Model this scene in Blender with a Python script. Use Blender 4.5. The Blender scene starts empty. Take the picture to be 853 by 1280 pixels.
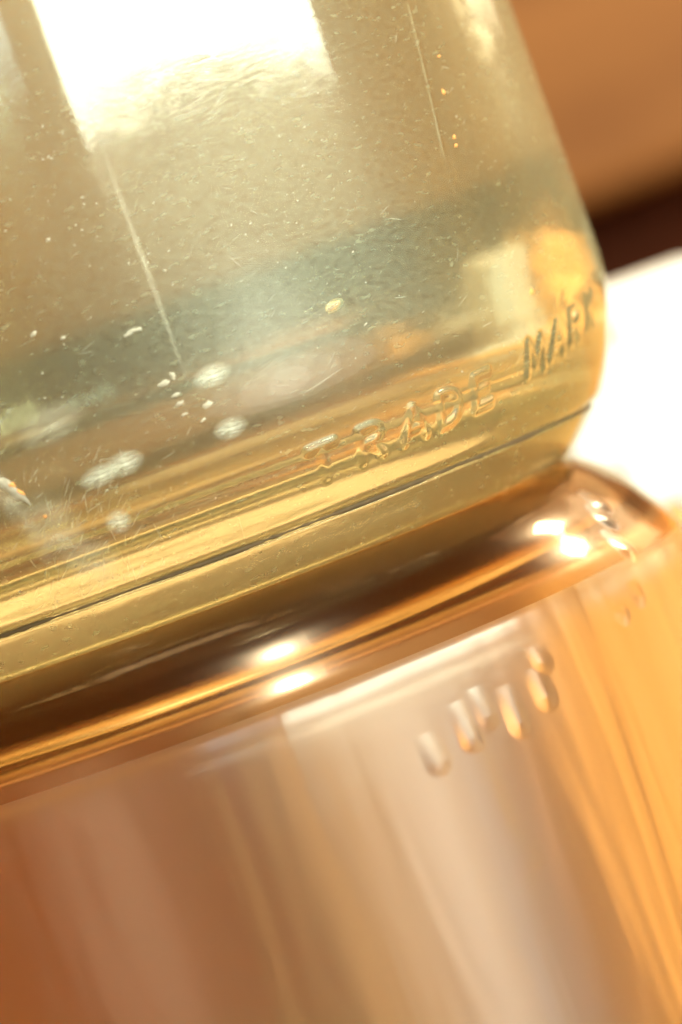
import bpy, bmesh, math, random
from mathutils import Vector, Matrix, noise

random.seed(7)
sc = bpy.context.scene
C = sc.collection
MM = 0.001
R_ = math.radians

# ------------------------------------------------------------------ camera
ROLL = R_(20.0)
cam_d = bpy.data.cameras.new('camera')
cam = bpy.data.objects.new('camera', cam_d)
C.objects.link(cam)
sc.camera = cam
cam_loc = Vector((14.4, -315.0, 15.4)) * MM
cam_aim = Vector((14.4, 0.0, 1.8)) * MM
fwd = (cam_aim - cam_loc).normalized()
xr = Vector((1, 0, 0))
zc = xr.cross(fwd).normalized()
right = math.cos(ROLL) * xr - math.sin(ROLL) * zc
up = math.sin(ROLL) * xr + math.cos(ROLL) * zc
m = Matrix.Identity(4)
for i in range(3):
    m[i][0], m[i][1], m[i][2], m[i][3] = right[i], up[i], -fwd[i], cam_loc[i]
cam.matrix_world = m
cam_d.sensor_fit = 'VERTICAL'
cam_d.sensor_height = 36.0
cam_d.lens = 146.3
cam_d.clip_start = 0.01
cam_d.clip_end = 50.0
cam_d.dof.use_dof = True
cam_d.dof.focus_distance = 0.283
cam_d.dof.aperture_fstop = 22.0

# ------------------------------------------------------------------ world, lamps, exposure
w = bpy.data.worlds.new('World')
sc.world = w
w.use_nodes = True
w.node_tree.nodes['Background'].inputs[0].default_value = (1.0, 0.72, 0.42, 1)
w.node_tree.nodes['Background'].inputs[1].default_value = 0.10
sc.view_settings.view_transform = 'Standard'
sc.view_settings.look = 'None'
sc.view_settings.exposure = 0.0
sc.view_settings.gamma = 1.0


def area(name, loc, target, sx, sy, power, color):
    l = bpy.data.lights.new(name, 'AREA')
    l.shape = 'RECTANGLE'
    l.size, l.size_y = sx, sy
    l.energy = power
    l.color = color
    o = bpy.data.objects.new(name, l)
    C.objects.link(o)
    o.location = loc
    d = Vector(target) - Vector(loc)
    o.rotation_euler = d.to_track_quat('-Z', 'Y').to_euler()
    return o


# window light, to the right of the camera and above the jar heel
area('window_light', (0.567, -0.528, 0.131), (0.0, 0.0, 0.126), 0.86, 0.088, 11.0, (0.90, 1.0, 0.84))
# small hard light from high in front: the glints
area('high_light', (0.25, -0.45, 0.75), (0.0, 0.15, 0.0), 0.07, 0.05, 17.0, (1.0, 0.92, 0.72))
# pale light low in front, a soft streak down the lower jar
for k, (sx, sy, e) in enumerate(((0.38, 0.24, 0.40), (0.22, 0.18, 0.22), (0.09, 0.12, 0.06))):
    l = area('low_light', (0.36 - 0.003 * k, -0.40 - 0.003 * k, -0.085), (0.0, 0.0, -0.03), sx, sy, e, (0.96, 1.0, 0.94))
    l.data.shape = 'ELLIPSE'
# a second window far round to the right
area('side_light', (0.256, 0.239, 0.110), (0.0, 0.0, 0.03), 0.10, 0.12, 0.13, (1.0, 0.86, 0.62))
area('side_light', (0.290, 0.160, 0.200), (0.02, 0.0, 0.0), 0.04, 0.04, 1.2, (1.0, 0.88, 0.62))  # small added lamp, no window: glints on the lower jar's shoulder
# added warm lamp, brightens the pale panel behind
area('wall_fill', (-0.10, 0.10, 0.45), (-0.12, 0.36, 0.26), 0.30, 0.20, 1.5, (1.0, 0.85, 0.62))
# added cool lamp beside the camera, gives the upper jar a blue-grey tint
area('cool_fill', (0.045, -0.62, 0.115), (0.0, 0.0, 0.035), 0.14, 0.05, 0.25, (0.62, 0.90, 1.0))

sc.cycles.max_bounces = 24
sc.cycles.transmission_bounces = 20
sc.cycles.glossy_bounces = 8
sc.cycles.transparent_max_bounces = 16
sc.cycles.sample_clamp_indirect = 12.0
sc.cycles.use_denoising = True
sc.cycles.caustics_reflective = True
sc.cycles.caustics_refractive = True
sc.cycles.blur_glossy = 0.3


# ------------------------------------------------------------------ materials
def mat(name):
    mt = bpy.data.materials.new(name)
    mt.use_nodes = True
    nt = mt.node_tree
    nt.nodes.clear()
    out = nt.nodes.new('ShaderNodeOutputMaterial')
    return mt, nt, out


def nd(nt, kind, **kw):
    n = nt.nodes.new(kind)
    for k, v in kw.items():
        if k in n.inputs:
            n.inputs[k].default_value = v
        else:
            setattr(n, k, v)
    return n


def ramp(nt, fac, stops):
    r = nt.nodes.new('ShaderNodeValToRGB')
    e = r.color_ramp.elements
    while len(e) > 1:
        e.remove(e[-1])
    e[0].position, e[0].color = stops[0][0], stops[0][1]
    for p, c in stops[1:]:
        x = e.new(p)
        x.color = c
    nt.links.new(fac, r.inputs[0])
    return r


def g(v):
    return (v, v, v, 1)


def glass_mat(name, tint, haze_rough, haze, sheen, film, bump, grain, clear_rough=0.0, drips=0.0):
    """clear glass, part of it slightly hazy; outside faces also carry a rubbed sheen and an uneven film of dust"""
    mt, nt, out = mat(name)
    L = nt.links
    tc = nd(nt, 'ShaderNodeTexCoord')
    n1 = nd(nt, 'ShaderNodeTexNoise', Scale=90.0, Detail=3.0)
    L.new(tc.outputs['Object'], n1.inputs['Vector'])
    b1 = nd(nt, 'ShaderNodeBump', Strength=1.0, Distance=bump)
    L.new(n1.outputs[0], b1.inputs['Height'])
    norm = b1
    if drips > 0:               # long ripples left by the mould, running down the wall
        uv = nd(nt, 'ShaderNodeUVMap')
        mp = nd(nt, 'ShaderNodeMapping')
        mp.inputs['Scale'].default_value = (0.24, 0.028, 1.0)
        L.new(uv.outputs[0], mp.inputs['Vector'])
        n2 = nd(nt, 'ShaderNodeTexNoise', Scale=1.0, Detail=1.6, Roughness=0.45, Distortion=0.5)
        L.new(mp.outputs[0], n2.inputs['Vector'])
        b0 = nd(nt, 'ShaderNodeBump', Strength=1.0, Distance=drips)
        L.new(n2.outputs[0], b0.inputs['Height'])
        L.new(b1.outputs[0], b0.inputs['Normal'])
        norm = b0
    if grain > 0:
        uv = nd(nt, 'ShaderNodeUVMap')
        mp = nd(nt, 'ShaderNodeMapping')
        mp.inputs['Rotation'].default_value = (0, 0, R_(-6))
        mp.inputs['Scale'].default_value = (0.5, 1.25, 1.0)
        L.new(uv.outputs[0], mp.inputs['Vector'])
        n2 = nd(nt, 'ShaderNodeTexNoise', Scale=2.6, Detail=4.0, Roughness=0.65)
        L.new(mp.outputs[0], n2.inputs['Vector'])
        b2 = nd(nt, 'ShaderNodeBump', Strength=1.0, Distance=grain)
        L.new(n2.outputs[0], b2.inputs['Height'])
        L.new(b1.outputs[0], b2.inputs['Normal'])
        norm = b2
    gl = nd(nt, 'ShaderNodeBsdfGlass', Roughness=clear_rough, IOR=1.5, Color=(*tint, 1))
    gh = nd(nt, 'ShaderNodeBsdfGlass', Roughness=haze_rough, IOR=1.5, Color=(*tint, 1))
    L.new(norm.outputs[0], gl.inputs['Normal'])
    L.new(norm.outputs[0], gh.inputs['Normal'])
    mx = nd(nt, 'ShaderNodeMixShader')
    mx.inputs[0].default_value = haze
    L.new(gl.outputs[0], mx.inputs[1])
    L.new(gh.outputs[0], mx.inputs[2])
    last = mx
    if sheen > 0:
        gs = nd(nt, 'ShaderNodeBsdfGlossy', Roughness=0.45, Color=(0.84, 1.0, 0.80, 1))
        b3 = nd(nt, 'ShaderNodeBump', Strength=1.0, Distance=grain * 10)
        L.new(n2.outputs[0], b3.inputs['Height'])
        L.new(b3.outputs[0], gs.inputs['Normal'])
        m2 = nd(nt, 'ShaderNodeMixShader')
        r2 = ramp(nt, n2.outputs[0], [(0.35, g(sheen * 0.7)), (0.65, g(sheen * 1.3))])
        L.new(r2.outputs[0], m2.inputs[0])
        L.new(last.outputs[0], m2.inputs[1])
        L.new(gs.outputs[0], m2.inputs[2])
        last = m2
    if film > 0:
        df = nd(nt, 'ShaderNodeBsdfDiffuse', Color=(0.69, 0.82, 0.55, 1))
        tr = nd(nt, 'ShaderNodeBsdfTranslucent', Color=(0.76, 0.78, 0.54, 1))
        fm = nd(nt, 'ShaderNodeMixShader')
        fm.inputs[0].default_value = 0.5
        L.new(df.outputs[0], fm.inputs[1])
        L.new(tr.outputs[0], fm.inputs[2])
        # small specks gathered in patches, on a thin film
        n3 = nd(nt, 'ShaderNodeTexNoise', Scale=2.0, Detail=2.0)
        L.new(mp.outputs[0], n3.inputs['Vector'])
        r3 = ramp(nt, n3.outputs[0], [(0.60, g(0)), (0.74, g(0.22))])
        n4 = nd(nt, 'ShaderNodeTexNoise', Scale=0.16, Detail=3.0)
        L.new(uv.outputs[0], n4.inputs['Vector'])
        r4 = ramp(nt, n4.outputs[0], [(0.42, g(0.05)), (0.68, g(1))])
        mu = nd(nt, 'ShaderNodeMath', operation='MULTIPLY')
        L.new(r3.outputs[0], mu.inputs[0])
        L.new(r4.outputs[0], mu.inputs[1])
        r5 = ramp(nt, n2.outputs[0], [(0.35, g(film * 0.5)), (0.7, g(film * 1.5))])
        ad = nd(nt, 'ShaderNodeMath', operation='ADD', use_clamp=True)
        L.new(mu.outputs[0], ad.inputs[0])
        L.new(r5.outputs[0], ad.inputs[1])
        m3 = nd(nt, 'ShaderNodeMixShader')
        L.new(ad.outputs[0], m3.inputs[0])
        L.new(last.outputs[0], m3.inputs[1])
        L.new(fm.outputs[0], m3.inputs[2])
        last = m3
    L.new(last.outputs[0], out.inputs[0])
    return mt


def film_mat(name, col, strength, scale):
    """a thin see-through layer that fades out towards its edge (UV: -1..1 across the patch)"""
    mt, nt, out = mat(name)
    L = nt.links
    uv = nd(nt, 'ShaderNodeUVMap')
    ln = nd(nt, 'ShaderNodeVectorMath', operation='LENGTH')
    L.new(uv.outputs[0], ln.inputs[0])
    n = nd(nt, 'ShaderNodeTexNoise', Scale=scale, Detail=4.0, Roughness=0.7)
    mp = nd(nt, 'ShaderNodeMapping')
    mp.inputs['Scale'].default_value = (0.45, 1.5, 1)
    L.new(uv.outputs[0], mp.inputs['Vector'])
    L.new(mp.outputs[0], n.inputs['Vector'])
    r = ramp(nt, ln.outputs['Value'], [(0.1, g(1)), (0.55, g(0.6)), (1.0, g(0))])
    r2 = ramp(nt, n.outputs[0], [(0.35, g(0.15)), (0.62, g(1))])
    mu = nd(nt, 'ShaderNodeMath', operation='MULTIPLY')
    L.new(r.outputs[0], mu.inputs[0])
    L.new(r2.outputs[0], mu.inputs[1])
    m1 = nd(nt, 'ShaderNodeMath', operation='MULTIPLY')
    L.new(mu.outputs[0], m1.inputs[0])
    m1.inputs[1].default_value = strength
    df = nd(nt, 'ShaderNodeBsdfDiffuse', Color=(*col, 1))
    tr = nd(nt, 'ShaderNodeBsdfTranslucent', Color=(*col, 1))
    fm = nd(nt, 'ShaderNodeMixShader')
    fm.inputs[0].default_value = 0.3
    L.new(df.outputs[0], fm.inputs[1])
    L.new(tr.outputs[0], fm.inputs[2])
    t = nd(nt, 'ShaderNodeBsdfTransparent')
    mx = nd(nt, 'ShaderNodeMixShader')
    L.new(m1.outputs[0], mx.inputs[0])
    L.new(t.outputs[0], mx.inputs[1])
    L.new(fm.outputs[0], mx.inputs[2])
    L.new(mx.outputs[0], out.inputs[0])
    return mt


def wood_mat(name, dark, light, scale=14.0, rough=0.5, axis=(1.0, 6.0, 9.0)):
    mt, nt, out = mat(name)
    L = nt.links
    tc = nd(nt, 'ShaderNodeTexCoord')
    mp = nd(nt, 'ShaderNodeMapping')
    mp.inputs['Scale'].default_value = axis
    L.new(tc.outputs['Object'], mp.inputs['Vector'])
    n1 = nd(nt, 'ShaderNodeTexNoise', Scale=scale, Detail=6.0, Roughness=0.6, Distortion=0.6)
    L.new(mp.outputs[0], n1.inputs['Vector'])
    r = ramp(nt, n1.outputs[0], [(0.3, (*dark, 1)), (0.7, (*light, 1))])
    p = nd(nt, 'ShaderNodeBsdfPrincipled', Roughness=rough)
    p.inputs['Specular IOR Level'].default_value = 0.15
    L.new(r.outputs[0], p.inputs['Base Color'])
    b = nd(nt, 'ShaderNodeBump', Strength=0.3, Distance=0.0006)
    L.new(n1.outputs[0], b.inputs['Height'])
    L.new(b.outputs[0], p.inputs['Normal'])
    L.new(p.outputs[0], out.inputs[0])
    return mt


def plain_mat(name, col, rough=0.6, vary=0.06, scale=60.0):
    mt, nt, out = mat(name)
    L = nt.links
    tc = nd(nt, 'ShaderNodeTexCoord')
    n1 = nd(nt, 'ShaderNodeTexNoise', Scale=scale, Detail=4.0)
    L.new(tc.outputs['Object'], n1.inputs['Vector'])
    lo = tuple(max(0, c * (1 - vary)) for c in col)
    r = ramp(nt, n1.outputs[0], [(0.3, (*lo, 1)), (0.7, (*col, 1))])
    p = nd(nt, 'ShaderNodeBsdfPrincipled', Roughness=rough)
    L.new(r.outputs[0], p.inputs['Base Color'])
    L.new(p.outputs[0], out.inputs[0])
    return mt


M_UP = glass_mat('straw_glass_dusty', (0.950, 0.944, 0.85), 0.34, 0.17, 0.034, 0.052, 0.00003, 0.0000018, 0.06)
M_IN = glass_mat('straw_glass_inside', (0.950, 0.944, 0.85), 0.2, 0.15, 0, 0, 0.00006, 0)
M_LOW = glass_mat('amber_glass_clean', (0.955, 0.918, 0.85), 0.30, 0.60, 0, 0, 0.00004, 0, 0.15, 0.00022)
M_LOW_IN = glass_mat('amber_glass_inside', (0.95, 0.905, 0.83), 0.22, 0.50, 0, 0, 0.00004, 0, 0.10)
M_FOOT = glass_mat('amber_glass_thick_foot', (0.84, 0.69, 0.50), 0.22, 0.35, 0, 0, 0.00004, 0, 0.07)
M_BUBBLE, _nt, _out = mat('air_in_glass')
_nt.links.new(nd(_nt, 'ShaderNodeBsdfGlass', Roughness=0.0, IOR=1 / 1.5).outputs[0], _out.inputs[0])
M_HIGHLIGHT = film_mat('pale_highlight', (0.86, 0.92, 0.78), 0.8, 3.0)
M_SCRATCH = film_mat('scratch_white', (0.80, 0.82, 0.68), 0.5, 40.0)
M_LINE = film_mat('seam_rub', (0.80, 0.82, 0.66), 0.4, 5.0)
M_STREAK = film_mat('faint_rub', (0.80, 0.82, 0.66), 0.35, 2.0)
M_WOOD = wood_mat('orange_brown_wood', (0.12, 0.043, 0.009), (0.20, 0.08, 0.019), scale=7.0)
M_RUST = wood_mat('rust_brown_wood', (0.26, 0.065, 0.016), (0.40, 0.115, 0.03), axis=(6, 6, 1))
M_SHADOW = wood_mat('shadow_brown', (0.030, 0.006, 0.0018), (0.075, 0.018, 0.005), rough=0.9)
M_TABLE = wood_mat('table_wood', (0.22, 0.10, 0.04), (0.36, 0.18, 0.08), axis=(6, 1, 6))
M_WHITE = plain_mat('white_paint', (0.60, 0.60, 0.58), 0.5, 0.03)
M_TAN = plain_mat('tan_card', (0.52, 0.36, 0.23), 0.6, 0.15)
M_ORANGE = plain_mat('orange_paint', (0.85, 0.42, 0.10), 0.5, 0.08)
M_BOARD = wood_mat('dark_board', (0.13, 0.045, 0.014), (0.22, 0.08, 0.027))
M_CREAM = plain_mat('cream_panel', (0.92, 0.60, 0.34), 0.7, 0.05)
M_AMBER = wood_mat('amber_wood', (0.70, 0.30, 0.06), (0.85, 0.42, 0.10))
M_BATTEN = plain_mat('streak_yellow', (0.85, 0.80, 0.45), 0.6, 0.4, 120)
M_GOLD = plain_mat('golden_paint', (0.90, 0.52, 0.15), 0.5, 0.1)
M_DIRT = plain_mat('dark_dirt', (0.11, 0.07, 0.03), 0.8, 0.4, 900)
M_FLECK = plain_mat('pale_grime', (0.58, 0.57, 0.45), 0.8, 0.3, 3000)
_nt = M_FLECK.node_tree
_t = nd(_nt, 'ShaderNodeBsdfTransparent')
_m = nd(_nt, 'ShaderNodeMixShader')
_m.inputs[0].default_value = 0.6
_o = [n for n in _nt.nodes if n.type == 'OUTPUT_MATERIAL'][0]
_p = [n for n in _nt.nodes if n.type == 'BSDF_PRINCIPLED'][0]
_nt.links.new(_t.outputs[0], _m.inputs[1])
_nt.links.new(_p.outputs[0], _m.inputs[2])
_nt.links.new(_m.outputs[0], _o.inputs[0])
M_RUSTY = plain_mat('orange_grime', (0.72, 0.33, 0.09), 0.8, 0.3, 3000)


# ------------------------------------------------------------------ helpers
def link(name, me, material, parent=None):
    o = bpy.data.objects.new(name, me)
    C.objects.link(o)
    if material:
        me.materials.append(material)
    if parent:
        o.parent = parent
    return o


def tag(o, label=None, cat=None, kind=None, group=None):
    if label:
        o['label'] = label
    if cat:
        o['category'] = cat
    if kind:
        o['kind'] = kind
    if group:
        o['group'] = group
    return o


def mesh(name, vs, fs, smooth=True):
    me = bpy.data.meshes.new(name)
    me.from_pydata(vs, [], fs)
    me.update()
    if smooth:
        me.polygons.foreach_set('use_smooth', [True] * len(me.polygons))
    return me


def box(name, x0, x1, y0, y1, z0, z1, bev, material, parent=None):
    bm = bmesh.new()
    bmesh.ops.create_cube(bm, size=1.0)
    for v in bm.verts:
        v.co = Vector((x0 + (v.co.x + .5) * (x1 - x0), y0 + (v.co.y + .5) * (y1 - y0), z0 + (v.co.z + .5) * (z1 - z0)))
    if bev:
        bmesh.ops.bevel(bm, geom=list(bm.edges), offset=bev, segments=3, profile=0.5, affect='EDGES')
    me = bpy.data.meshes.new(name)
    bm.to_mesh(me)
    bm.free()
    return link(name, me, material, parent)


# ------------------------------------------------------------------ the jar profile, in millimetres
OUT_PTS = [(0.0, 2.6), (14, 2.5), (24, 1.9), (28.6, 0.9), (30.4, 0.15), (31.4, 0.0), (32.3, 0.35), (33.2, 1.05), (34.2, 2.0),
           (34.95, 2.8), (35.1, 3.0), (34.85, 3.12), (34.9, 3.32), (35.55, 3.42), (35.9, 3.7), (36.5, 4.6), (37.35, 6.2), (38.05, 8.0), (38.7, 9.9), (39.15, 11.6),
           (39.35, 13.2), (39.4, 16), (39.4, 24), (39.4, 38), (39.4, 95), (39.0, 102), (36.5, 110), (33.0, 116), (31.2, 119), (31.0, 134), (30.6, 135)]
IN_PTS = [(0.0, 7.4), (14, 7.2), (24, 6.9), (30, 6.9), (32.6, 7.3), (34.3, 8.3), (35.2, 9.8), (35.7, 11.6), (36.1, 14), (36.4, 20), (36.4, 30),
          (36.4, 95), (36.0, 101), (33.6, 108.5), (30.2, 114.6), (28.3, 119), (28.3, 134), (29.2, 135)]


def catmull(pts, n):
    out = []
    P = [pts[0]] + pts + [pts[-1]]
    for i in range(1, len(P) - 2):
        p0, p1, p2, p3 = P[i - 1], P[i], P[i + 1], P[i + 2]
        d = math.dist(p1, p2)
        k = n(p1, p2, d)
        # centripetal parameters keep the curve from overshooting
        t0 = 0.0
        t1 = t0 + max(math.dist(p0, p1), 1e-6) ** .5
        t2 = t1 + d ** .5
        t3 = t2 + max(math.dist(p2, p3), 1e-6) ** .5
        for j in range(k):
            t = t1 + (t2 - t1) * j / k
            r = []
            for c in (0, 1):
                a1 = (t1 - t) / (t1 - t0) * p0[c] + (t - t0) / (t1 - t0) * p1[c]
                a2 = (t2 - t) / (t2 - t1) * p1[c] + (t - t1) / (t2 - t1) * p2[c]
                a3 = (t3 - t) / (t3 - t2) * p2[c] + (t - t2) / (t3 - t2) * p3[c]
                b1 = (t2 - t) / (t2 - t0) * a1 + (t - t0) / (t2 - t0) * a2
                b2 = (t3 - t) / (t3 - t1) * a2 + (t - t1) / (t3 - t1) * a3
                r.append((t2 - t) / (t2 - t1) * b1 + (t - t1) / (t2 - t1) * b2)
            out.append((max(r[0], 0.0), r[1]))
    out.append(pts[-1])
    return out


# ------------------------------------------------------------------ raised letters and blemishes on the outer face
# glyphs as strokes in a box 0.62 wide and 1 high
def arc(cx, cz, rx, rz, a0, a1, n=10):
    return [(cx + rx * math.cos(R_(a0 + (a1 - a0) * i / n)), cz + rz * math.sin(R_(a0 + (a1 - a0) * i / n))) for i in range(n + 1)]


GLYPH = {
    'T': [[(0, 1), (.66, 1)], [(.33, 1), (.33, 0)]],
    'R': [[(0.04, 0), (0.04, 1)], [(0.04, 1), (.3, 1)] + arc(.32, .75, .26, .25, 90, -90) + [(.04, .5)], [(.3, .5), (.6, 0)]],
    'A': [[(0, 0), (.33, 1), (.66, 0)], [(.13, .36), (.53, .36)]],
    'D': [[(0.04, 0), (0.04, 1), (.22, 1)] + arc(.22, .5, .4, .5, 90, -90) + [(.04, 0)]],
    'E': [[(.56, 1), (.06, 1), (.06, 0), (.58, 0)], [(.06, .52), (.46, .52)]],
    'M': [[(-.04, 0), (.06, 1), (.34, .25), (.62, 1), (.72, 0)]],
    'K': [[(.05, 0), (.05, 1)], [(.58, 1), (.05, .45)], [(.22, .6), (.6, 0)]],
}
RT = 38.0           # radius at the height of the writing
CAP_W, CAP = 3.1, 2.1
LETTERS = [('T', 22.6, 6.85), ('R', 28.5, 6.95), ('A', 34.1, 7.1), ('D', 39.2, 7.25), ('E', 44.4, 7.55),
           ('M', 54.2, 8.4), ('A', 59.2, 8.95), ('R', 64.3, 9.4), ('K', 69.8, 9.9)]
FEATURES = []       # (name, segments in (s, z) arc-length millimetres, half width, height)
for ch, deg, z0 in LETTERS:
    s0 = R_(deg) * RT
    segs = []
    for st in GLYPH[ch]:
        pts = [(s0 + (x - .33) * CAP_W, z0 + (y - .5) * CAP + (x - .33) * CAP_W * 0.05) for x, y in st]
        segs += list(zip(pts[:-1], pts[1:]))
    FEATURES.append(('letter', segs, 0.34, 0.17))


def S(deg):
    return R_(deg) * RT


FEATURES.append(('mould_seam', [((S(51.7), 34.5), (S(50.1), 28.6)), ((S(50.1), 28.6), (S(48.7), 23.9))], 0.12, 0.05))
LOW_FEATURES = []
for deg, z, ln in ((22.1, 13.6, 2.4), (26.4, 12.7, 3.0), (28.9, 12.0, 2.4), (32.2, 13.0, 3.0), (36.6, 12.4, 2.4), (37.8, 10.6, 1.4),
                   (28.1, 21.9, 1.6), (64.0, 2.9, 0.8), (61.5, 4.0, 0.7), (58.9, 6.2, 1.2), (56.2, 9.4, 1.2), (52.0, 10.3, 0.6)):
    LOW_FEATURES.append(('raised_mark', [((S(deg), z - ln / 2), (S(deg) + 0.15, z + ln / 2))], 0.70, 0.20 if deg > 50 else 0.062 * ln))


def seg_dist(p, a, b):
    ax, az = a
    bx, bz = b
    dx, dz = bx - ax, bz - az
    L2 = dx * dx + dz * dz
    t = 0 if L2 == 0 else max(0, min(1, ((p[0] - ax) * dx + (p[1] - az) * dz) / L2))
    return math.hypot(p[0] - ax - t * dx, p[1] - az - t * dz)


def relief(s, z, feat):
    name, segs, hw, hi = feat
    d = min(seg_dist((s, z), a, b) for a, b in segs)
    if name == 'raised_mark':   # a drip-like ridge that swells towards its lower end
        (a, b), = segs
        hi *= max(0.05, min(1.0, (z - a[1]) / (b[1] - a[1])))
    x = d / (hw * 1.6)
    if x >= 1:
        return 0.0
    return hi * (1 - x * x) ** 2


def feat_box(feat):
    xs = [q[0] for sg in feat[1] for q in sg]
    zs = [q[1] for sg in feat[1] for q in sg]
    e = feat[2] * 1.7
    return min(xs) - e, max(xs) + e, min(zs) - e, max(zs) + e


LOW_IN = [(0.0, 5.4), (14, 5.3), (28, 5.1), (32.5, 5.4), (34.6, 6.2), (35.6, 7.3), (36.1, 8.6), (36.35, 10.2), (36.4, 13)] + [p for p in IN_PTS if p[1] > 19]
LOW_PTS = [(0.0, 2.6), (14, 2.5), (24, 1.9), (28.6, 0.9), (30.4, 0.15), (31.4, 0.0), (32.3, 0.3), (33.2, 0.85), (34.4, 1.85), (35.5, 3.1)] + [(36.5, 4.6), (37.4, 5.9), (38.0, 6.9), (38.27, 7.6), (38.40, 8.4), (38.50, 9.4), (38.60, 10.6), (38.72, 12.4), (38.9, 16),
           (39.0, 24), (39.1, 38), (39.2, 95)] + [p for p in OUT_PTS if p[1] > 96]


def build_jar(root, flip, material, inner_material, feats_in):
    sgn = -1 if flip else 1
    # angles
    th = []
    a = -180.0
    while a < 180 - 1e-6:
        th.append(a)
        if 15 <= a < 88:
            a += 0.2 if flip else 0.16
        elif -60 < a < 100:
            a += 1.0
        else:
            a += 2.0
    prof = catmull(LOW_PTS if flip else OUT_PTS, lambda p, q, d: (max(1, int(d / 0.12)) if 3.4 <= p[1] < 16 and p[0] > 30 else
                                             max(2, int(d / (0.1 if p[1] < 4 and p[0] > 28 else 1.0))) if d < 10 else int(d / (0.3 if d < 20 else 2.0))))
    boxes = [feat_box(f) for f in feats_in]
    n = len(th)
    vs, own = [], []
    for (r, z) in prof:
        for t in th:
            tr = R_(t)
            dr, who = 0.0, -1
            if r > 30 and 2 < z < 40 and t > 10:
                s = tr * RT
                for i, b in enumerate(boxes):
                    if b[0] <= s <= b[1] and b[2] <= z <= b[3]:
                        q = relief(s, z, feats_in[i])
                        if q > dr:
                            dr, who = q, i
            rr = r + dr
            vs.append((rr * math.sin(tr) * MM, -rr * math.cos(tr) * MM, sgn * z * MM))
            own.append(who if dr > 0.004 else -1)
    body, feats = [], {}
    for j in range(len(prof) - 1):
        for i in range(n):
            i2 = (i + 1) % n
            f = (j * n + i, j * n + i2, (j + 1) * n + i2, (j + 1) * n + i)
            if flip:
                f = f[::-1]
            ow = [own[k] for k in f if own[k] >= 0]
            if ow:
                feats.setdefault(ow[0], []).append(f)
            else:
                body.append(f)
    # keep the smooth normals continuous across the letters: take them from the whole sheet
    nv = [Vector((0, 0, 0)) for _ in vs]
    for f in body + [x for l in feats.values() for x in l]:
        p = [Vector(vs[k]) for k in f]
        nn = (p[2] - p[0]).cross(p[3] - p[1])
        for k in f:
            nv[k] += nn
    nv = [v.normalized() if v.length > 0 else Vector((0, 0, sgn)) for v in nv]

    def sub(name, faces, mt, parent):
        used = sorted({k for f in faces for k in f})
        mp = {k: i for i, k in enumerate(used)}
        me = mesh(name, [vs[k] for k in used], [tuple(mp[k] for k in f) for f in faces])
        ul = me.uv_layers.new(name='UVMap')
        uvs = []
        for lp in me.loops:
            x, y, z = me.vertices[lp.vertex_index].co
            uvs += [math.atan2(x, -y) * RT, z / MM]
        ul.data.foreach_set('uv', uvs)
        me.normals_split_custom_set_from_vertices([nv[k] for k in used])
        return link(name, me, mt, parent)

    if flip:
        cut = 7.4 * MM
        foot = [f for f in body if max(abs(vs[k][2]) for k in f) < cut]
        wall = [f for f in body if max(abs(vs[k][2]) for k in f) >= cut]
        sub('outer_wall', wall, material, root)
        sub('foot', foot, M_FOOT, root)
    else:
        sub('outer_wall', body, material, root)
    for i, fs in sorted(feats.items()):
        sub(feats_in[i][0], fs, material, root)
    # inside face
    pin = catmull(LOW_IN if flip else IN_PTS, lambda p, q, d: max(2, int(d / 0.8)) if d < 20 else int(d / 4))
    ni = 180
    vi = []
    for (r, z) in pin:
        for i in range(ni):
            t = 2 * math.pi * i / ni
            vi.append((r * math.sin(t) * MM, -r * math.cos(t) * MM, sgn * z * MM))
    fi = []
    for j in range(len(pin) - 1):
        for i in range(ni):
            i2 = (i + 1) % ni
            f = (j * ni + i, (j + 1) * ni + i, (j + 1) * ni + i2, j * ni + i2)
            fi.append(f[::-1] if flip else f)
    link('inner_wall', mesh('inner_wall', vi, fi), inner_material, root)
    # mouth rim joining both faces
    ro, zo = OUT_PTS[-1]
    ri, zi = IN_PTS[-1]
    vr, fr = [], []
    for (r, z) in ((ro, zo), ((ro + ri) / 2, zo + 0.5), (ri, zi)):
        for i in range(ni):
            t = 2 * math.pi * i / ni
            vr.append((r * math.sin(t) * MM, -r * math.cos(t) * MM, sgn * z * MM))
    for j in range(2):
        for i in range(ni):
            i2 = (i + 1) % ni
            f = (j * ni + i, j * ni + i2, (j + 1) * ni + i2, (j + 1) * ni + i)
            fr.append(f[::-1] if flip else f)
    link('rim', mesh('rim', vr, fr), inner_material, root)


def empty(name, loc=(0, 0, 0)):
    o = bpy.data.objects.new(name, None)
    o.empty_display_size = 0.02
    o.location = loc
    C.objects.link(o)
    return o


upper = tag(empty('glass_jar', (0, 0, 0.00002)), 'dusty straw tinted glass jar with raised TRADE MARK lettering, standing on the other jar', 'jar')
lower = tag(empty('glass_jar', (0, 0, -0.00002)), 'clean amber tinted glass jar upside down underneath, its base carrying the lettered jar', 'jar')
build_jar(upper, False, M_UP, M_IN, FEATURES)
build_jar(lower, True, M_LOW, M_LOW_IN, LOW_FEATURES)

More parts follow.
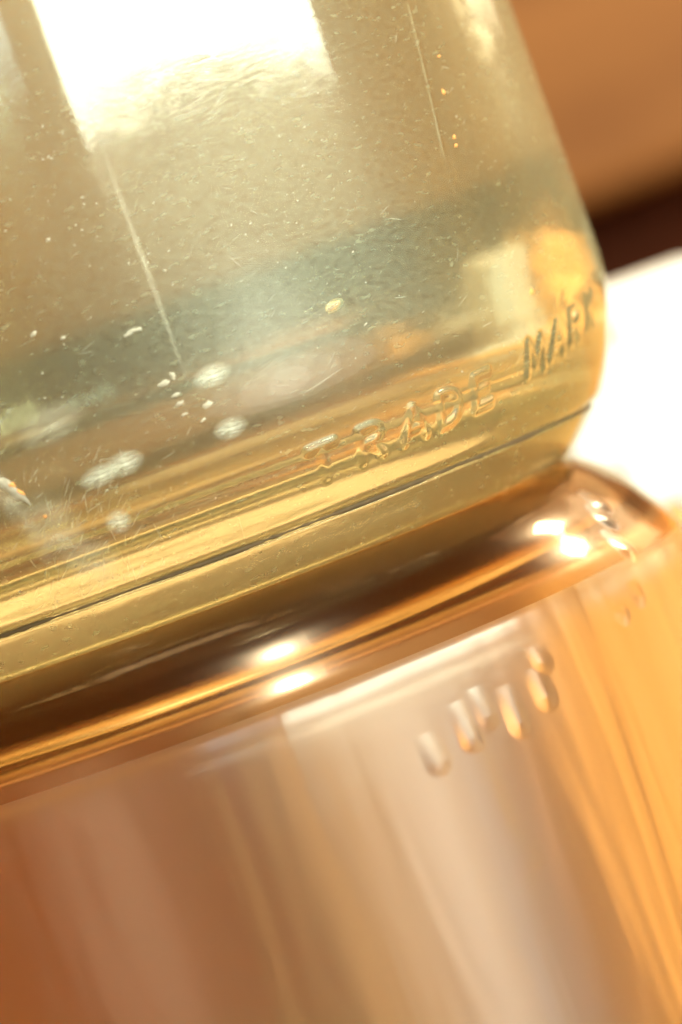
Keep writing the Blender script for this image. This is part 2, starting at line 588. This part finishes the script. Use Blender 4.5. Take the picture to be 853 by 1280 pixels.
# ------------------------------------------------------------------ wear and painted highlights on the upper jar
gv, gf = [], []
gk = [0.75 + 0.7 * noise.noise(Vector((math.cos(R_(i)) * 9, math.sin(R_(i)) * 9, 1.7))) + 0.35 * noise.noise(Vector((math.cos(R_(i)) * 60, math.sin(R_(i)) * 60, 0))) for i in range(360)]
for i in range(360):            # dirt that has settled in the seam above the foot
    t = 2 * math.pi * i / 360
    for k in range(6):
        a = 2 * math.pi * k / 6
        r, z = 34.99 + 0.17 * math.cos(a) * gk[i], 3.2 + 0.20 * math.sin(a) * gk[i]
        gv.append((r * math.sin(t) * MM, -r * math.cos(t) * MM, z * MM))
    for k in range(6):
        j = (i + 1) % 360
        gf.append((i * 6 + k, j * 6 + k, j * 6 + (k + 1) % 6, i * 6 + (k + 1) % 6))
link('dirt_line', mesh('dirt_line', gv, gf), M_DIRT, upper)
FINE = catmull(OUT_PTS, lambda p, q, d: max(2, int(d / 0.2)))


def rad(z):
    """radius of the outer face at height z (outer wall only)"""
    best = None
    for (r0, z0), (r1, z1) in zip(FINE[:-1], FINE[1:]):
        if r0 > 31 and z0 <= z <= z1:
            return r0 + (r1 - r0) * (z - z0) / max(z1 - z0, 1e-9)
    return 39.4


def on_face(deg, z, lift):
    r = rad(z) + lift
    t = R_(deg)
    return (r * math.sin(t) * MM, -r * math.cos(t) * MM, z * MM)


def patch(name, deg, z, half_s, half_z, tilt, material, lift=0.03, inner=False):
    """an elliptical see-through patch lying on the curved face"""
    vs, fs, uvs = [], [], []
    nu, nv = 12, 8
    for j in range(nv + 1):
        for i in range(nu + 1):
            a, b = -1 + 2 * i / nu, -1 + 2 * j / nv
            x, y = a * half_s, b * half_z
            xx = x * math.cos(tilt) - y * math.sin(tilt)
            yy = x * math.sin(tilt) + y * math.cos(tilt)
            if inner:
                t = R_(deg) + xx / 36.3
                vs.append((36.3 * math.sin(t) * MM, -36.3 * math.cos(t) * MM, (z + yy) * MM))
            else:
                vs.append(on_face(deg + math.degrees(xx / 39.0), z + yy, lift))
            uvs.append((a, b))
    for j in range(nv):
        for i in range(nu):
            k = j * (nu + 1) + i
            fs.append((k, k + 1, k + nu + 2, k + nu + 1))
    me = mesh(name, vs, fs)
    ul = me.uv_layers.new(name='UVMap')
    ul.data.foreach_set('uv', [c for lp in me.loops for c in uvs[lp.vertex_index]])
    return link(name, me, material, upper)


def flake(name, deg, z, a, b, tilt, material, seed):
    """a small uneven raised crust"""
    rnd = random.Random(seed)
    n = 14
    ring1, ring2 = [], []
    for i in range(n):
        t = 2 * math.pi * i / n
        k = rnd.uniform(0.6, 1.15)
        for ring, f, lift in ((ring1, 1.0, 0.0), (ring2, 0.6, 0.07)):
            x, y = a * k * f * math.cos(t), b * k * f * math.sin(t)
            xx = x * math.cos(tilt) - y * math.sin(tilt)
            yy = x * math.sin(tilt) + y * math.cos(tilt)
            ring.append(on_face(deg + math.degrees(xx / 39.0), z + yy, lift + rnd.uniform(0, 0.03)))
    vs = ring1 + ring2 + [on_face(deg, z, 0.09)]
    fs = [(i, (i + 1) % n, n + (i + 1) % n, n + i) for i in range(n)] + [(n + i, n + (i + 1) % n, 2 * n) for i in range(n)]
    return link(name, mesh(name, vs, fs), material, upper)


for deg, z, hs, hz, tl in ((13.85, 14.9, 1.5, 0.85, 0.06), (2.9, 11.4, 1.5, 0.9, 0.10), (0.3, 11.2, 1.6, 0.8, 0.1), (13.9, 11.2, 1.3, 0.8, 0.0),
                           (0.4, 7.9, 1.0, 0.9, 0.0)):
    patch('painted_highlight', deg, z, hs, hz, tl, M_HIGHLIGHT)  # blurred pale highlights, painted on as film patches
for deg, z, hs, hz, tl in ((-2.5, 15.5, 2.6, 1.5, 0.2), (-6.0, 8.6, 2.2, 3.4, 0.1), (-3.5, 5.9, 2.0, 2.0, 0.0), (-9.0, 12.0, 1.0, 4.0, 0.25)):
    patch('rubbed_patch', deg, z, hs, hz, tl, M_STREAK)
patch('mould_line', 11.4, 24.0, 0.26, 9.5, 0.0, M_LINE)
fl = [(9.15, 15.5, .45, .22, .1), (8.38, 19.45, .62, .16, -.05), (7.5, 19.35, .4, .13, .2), (9.95, 13.9, .42, .15, .25), (12.5, 13.2, .38, .24, .4),
      (10.2, 15.8, .2, .3, .2), (9.9, 14.5, .35, .14, .2), (10.0, 13.1, .34, .12, .2), (11.5, 12.3, .3, .1, .35), (3.4, 27.0, .2, .12, .3),
      (-1.0, 21.5, .3, .15, .6), (1.5, 20.6, .24, .12, .2), (13.0, 22.5, .16, .12, 0), (31.0, 14.6, .2, .08, .4)]
for k, (deg, z, a, b, tl) in enumerate(fl):
    flake('grime_fleck', deg, z, a, b, tl, M_FLECK, k)
for k, (deg, z, a, b, tl) in enumerate([(52.2, 27.9, .2, .24, 0), (51.2, 24.7, .2, .15, .2), (51.0, 24.1, .2, .14, 0), (53.6, 30.4, .2, .1, 0),
                                        (55.2, 12.7, .3, .3, .4), (-8.1, 12.6, .35, .22, -.6), (-7.6, 12.0, .4, .2, -.8), (-6.2, 9.9, .16, .12, 0)]):
    flake('rust_speck', deg, z, a, b, tl, M_RUSTY, 50 + k)
# one air bubble caught in the wall
bm = bmesh.new()
bmesh.ops.create_uvsphere(bm, u_segments=32, v_segments=20, radius=1.0)
tb_ = R_(28.55)
for v in bm.verts:
    x, y, z = v.co
    a, c, e = 0.80 * x, 0.26 * y, 0.40 * z + 0.12 * x
    t = tb_ + a / 38.4
    r = 39.02 + c
    v.co = (r * math.sin(t) * MM, -r * math.cos(t) * MM, (16.5 + e) * MM)
bmesh.ops.recalc_face_normals(bm, faces=bm.faces)
me = bpy.data.meshes.new('air_bubble')
bm.to_mesh(me)
bm.free()
me.polygons.foreach_set('use_smooth', [True] * len(me.polygons))
link('air_bubble', me, M_BUBBLE, upper)
# long crust by the left edge
flake('grime_crust', -8.2, 12.3, .42, 1.5, .45, M_FLECK, 90)


def strips(name, items, material):
    vs, fs = [], []
    for deg, z, ln, wd, tl, bend in items:
        k0 = len(vs)
        n = 5
        for i in range(n + 1):
            t = -0.5 + i / n
            x = ln * t * math.sin(tl) + bend * (t * t - .25)
            y = ln * t * math.cos(tl)
            wv = wd * (1 - (2 * t) ** 2 * 0.8)
            for sg in (-1, 1):
                vs.append(on_face(deg + math.degrees((x + sg * wv / 2 * math.cos(tl)) / 39.0), z + y - sg * wv / 2 * math.sin(tl), 0.02))
        fs += [(k0 + 2 * i, k0 + 2 * i + 1, k0 + 2 * i + 3, k0 + 2 * i + 2) for i in range(n)]
    return tag(link(name, mesh(name, vs, fs), material, upper), kind='stuff')


rs = random.Random(3)
it = []
for k in range(170):            # fine scratches, thickest low on the left
    it.append((rs.gauss(-3.5, 5.0), max(4.2, rs.gauss(8.2, 2.8)), rs.uniform(0.25, 1.5) ** 1.3, rs.uniform(0.015, 0.05), rs.gauss(0.7, 0.5), rs.uniform(-.15, .15)))
for k in range(70):
    it.append((rs.uniform(-12, 55), rs.uniform(5, 36), rs.uniform(0.3, 1.4), rs.uniform(0.02, 0.045), rs.gauss(1.3, 0.5), rs.uniform(-.1, .1)))
it.append((24.5, 12.0, 3.6, 0.05, 1.35, 0.05))
strips('scratches', it, M_SCRATCH)
it = []
for k in range(330):            # dust
    d = rs.choice(((rs.gauss(-3, 6), rs.gauss(13, 6)), (rs.uniform(-14, 58), rs.uniform(5, 42)), (rs.gauss(6, 6), rs.gauss(31, 5)), (rs.gauss(27, 6), rs.gauss(22, 6))))
    a = rs.choice((0.04, 0.05, 0.06, 0.08, 0.12))
    it.append((d[0], max(4.5, d[1]), a * rs.uniform(1, 2.2), a, rs.gauss(1.2, 0.5), 0))
strips('dust', it, M_FLECK)

# ------------------------------------------------------------------ what stands behind the jars
tb = box('table', -0.9, 0.9, -0.25, 0.75, -0.175, -0.1356, 0.002, M_TABLE)
tag(tb, kind='structure')
wb = box('brown_board', -0.40, 0.0300, 0.100, 0.16, -0.0070, 0.0050, 0.002, M_BOARD)
tag(wb, 'dark brown board lying behind the spot where the two jars meet', 'board')
def slab_of(name, sec, y0, y1, bev, material):
    """a solid with the given outline in x and z, between two depths"""
    bm = bmesh.new()
    n = len(sec)
    ring = [[bm.verts.new((x, y, z)) for x, z in sec] for y in (y0, y1)]
    bm.faces.new(ring[0])
    bm.faces.new(ring[1][::-1])
    for k in range(n):
        bm.faces.new((ring[0][k], ring[1][k], ring[1][(k + 1) % n], ring[0][(k + 1) % n]))
    bmesh.ops.recalc_face_normals(bm, faces=bm.faces)
    bmesh.ops.bevel(bm, geom=list(bm.edges), offset=bev, segments=3, profile=0.5, affect='EDGES')
    me = bpy.data.meshes.new(name)
    bm.to_mesh(me)
    bm.free()
    return link(name, me, material)


wb2 = slab_of('white_block', [(0.0352, -0.0058), (0.0388, -0.0058), (0.0388, -0.0102), (0.0432, -0.0102), (0.0432, -0.0135), (0.0538, -0.0135), (0.0538, 0.0099),
                              (0.0420, 0.0099), (0.0420, 0.0050), (0.0352, 0.0050)], 0.055, 0.085, 0.0008, M_WHITE)
tag(wb2, 'bright white stepped block to the right of the jars, lying on the orange block', 'block')
cb = box('tan_block', -0.0065, 0.0300, 0.102, 0.16, -0.1354, -0.0062, 0.002, M_TAN)
tag(cb, 'tan block behind the lower jar, under the dark board', 'block')
ob = slab_of('orange_block', [(0.0310, -0.1354), (0.20, -0.1354), (0.20, -0.0137), (0.0430, -0.0137), (0.0430, -0.0104), (0.0386, -0.0104), (0.0386, -0.0060),
                              (0.0310, -0.0060)], 0.055, 0.10, 0.0008, M_ORANGE)
tag(ob, 'bright orange block behind the right edge of the lower jar', 'block')
ob2 = box('orange_post', 0.0306, 0.0370, 0.102, 0.16, -0.1354, 0.0020, 0.0015, M_ORANGE)
tag(ob2, 'narrow orange post beside the dark board, behind both jars', 'post')
gb = box('golden_reflector', -0.24, -0.062, 0.060, 0.097, -0.1354, 0.0300, 0.002, M_GOLD)  # unseen block added to throw orange into the upper jar's heel
tag(gb, 'golden orange reflector block added out of view, in front of the rust block, left of the jars', 'block')
pb = box('streak_batten', -0.0022, 0.0022, -0.0012, 0.0012, -0.065, 0.010, 0.0006, M_BATTEN)  # made up so a pale streak shows through the lower jar
pb.location = (-0.0095, 0.0960, -0.062)
pb.rotation_euler = (0, R_(-3.5), 0)
tag(pb, 'thin pale yellow batten added as a pale streak where the tan and rust blocks meet', 'batten')
ab = box('amber_reflector', 0.0550, 0.20, 0.060, 0.10, -0.0135, 0.0010, 0.002, M_AMBER)  # added beside the view so the jar edge refracts amber
tag(ab, 'amber brown block added for amber refractions, beyond the white block, lying on the orange block', 'block')
rb = box('brown_block', -0.40, -0.0080, 0.105, 0.15, -0.1354, -0.0072, 0.002, M_RUST)
tag(rb, 'rust brown wooden block behind the lower jar, left of the tan block', 'block')
bd = box('wooden_backdrop', -0.9, 0.9, 0.35, 0.37, 0.0195, 0.095, 0.003, M_WOOD)
tag(bd, kind='structure')
dk = box('shadow_backdrop', -0.9, 0.9, 0.40, 0.42, -0.1354, 0.72, 0.003, M_SHADOW)  # very dark sheet standing in for the shadowed gap under the wooden panel
tag(dk, kind='structure')
cw = box('wall', -0.9, 0.9, 0.356, 0.376, 0.0952, 0.75, 0.003, M_CREAM)  # unseen pale panel added to brighten the upper jar's heel
tag(cw, kind='structure')
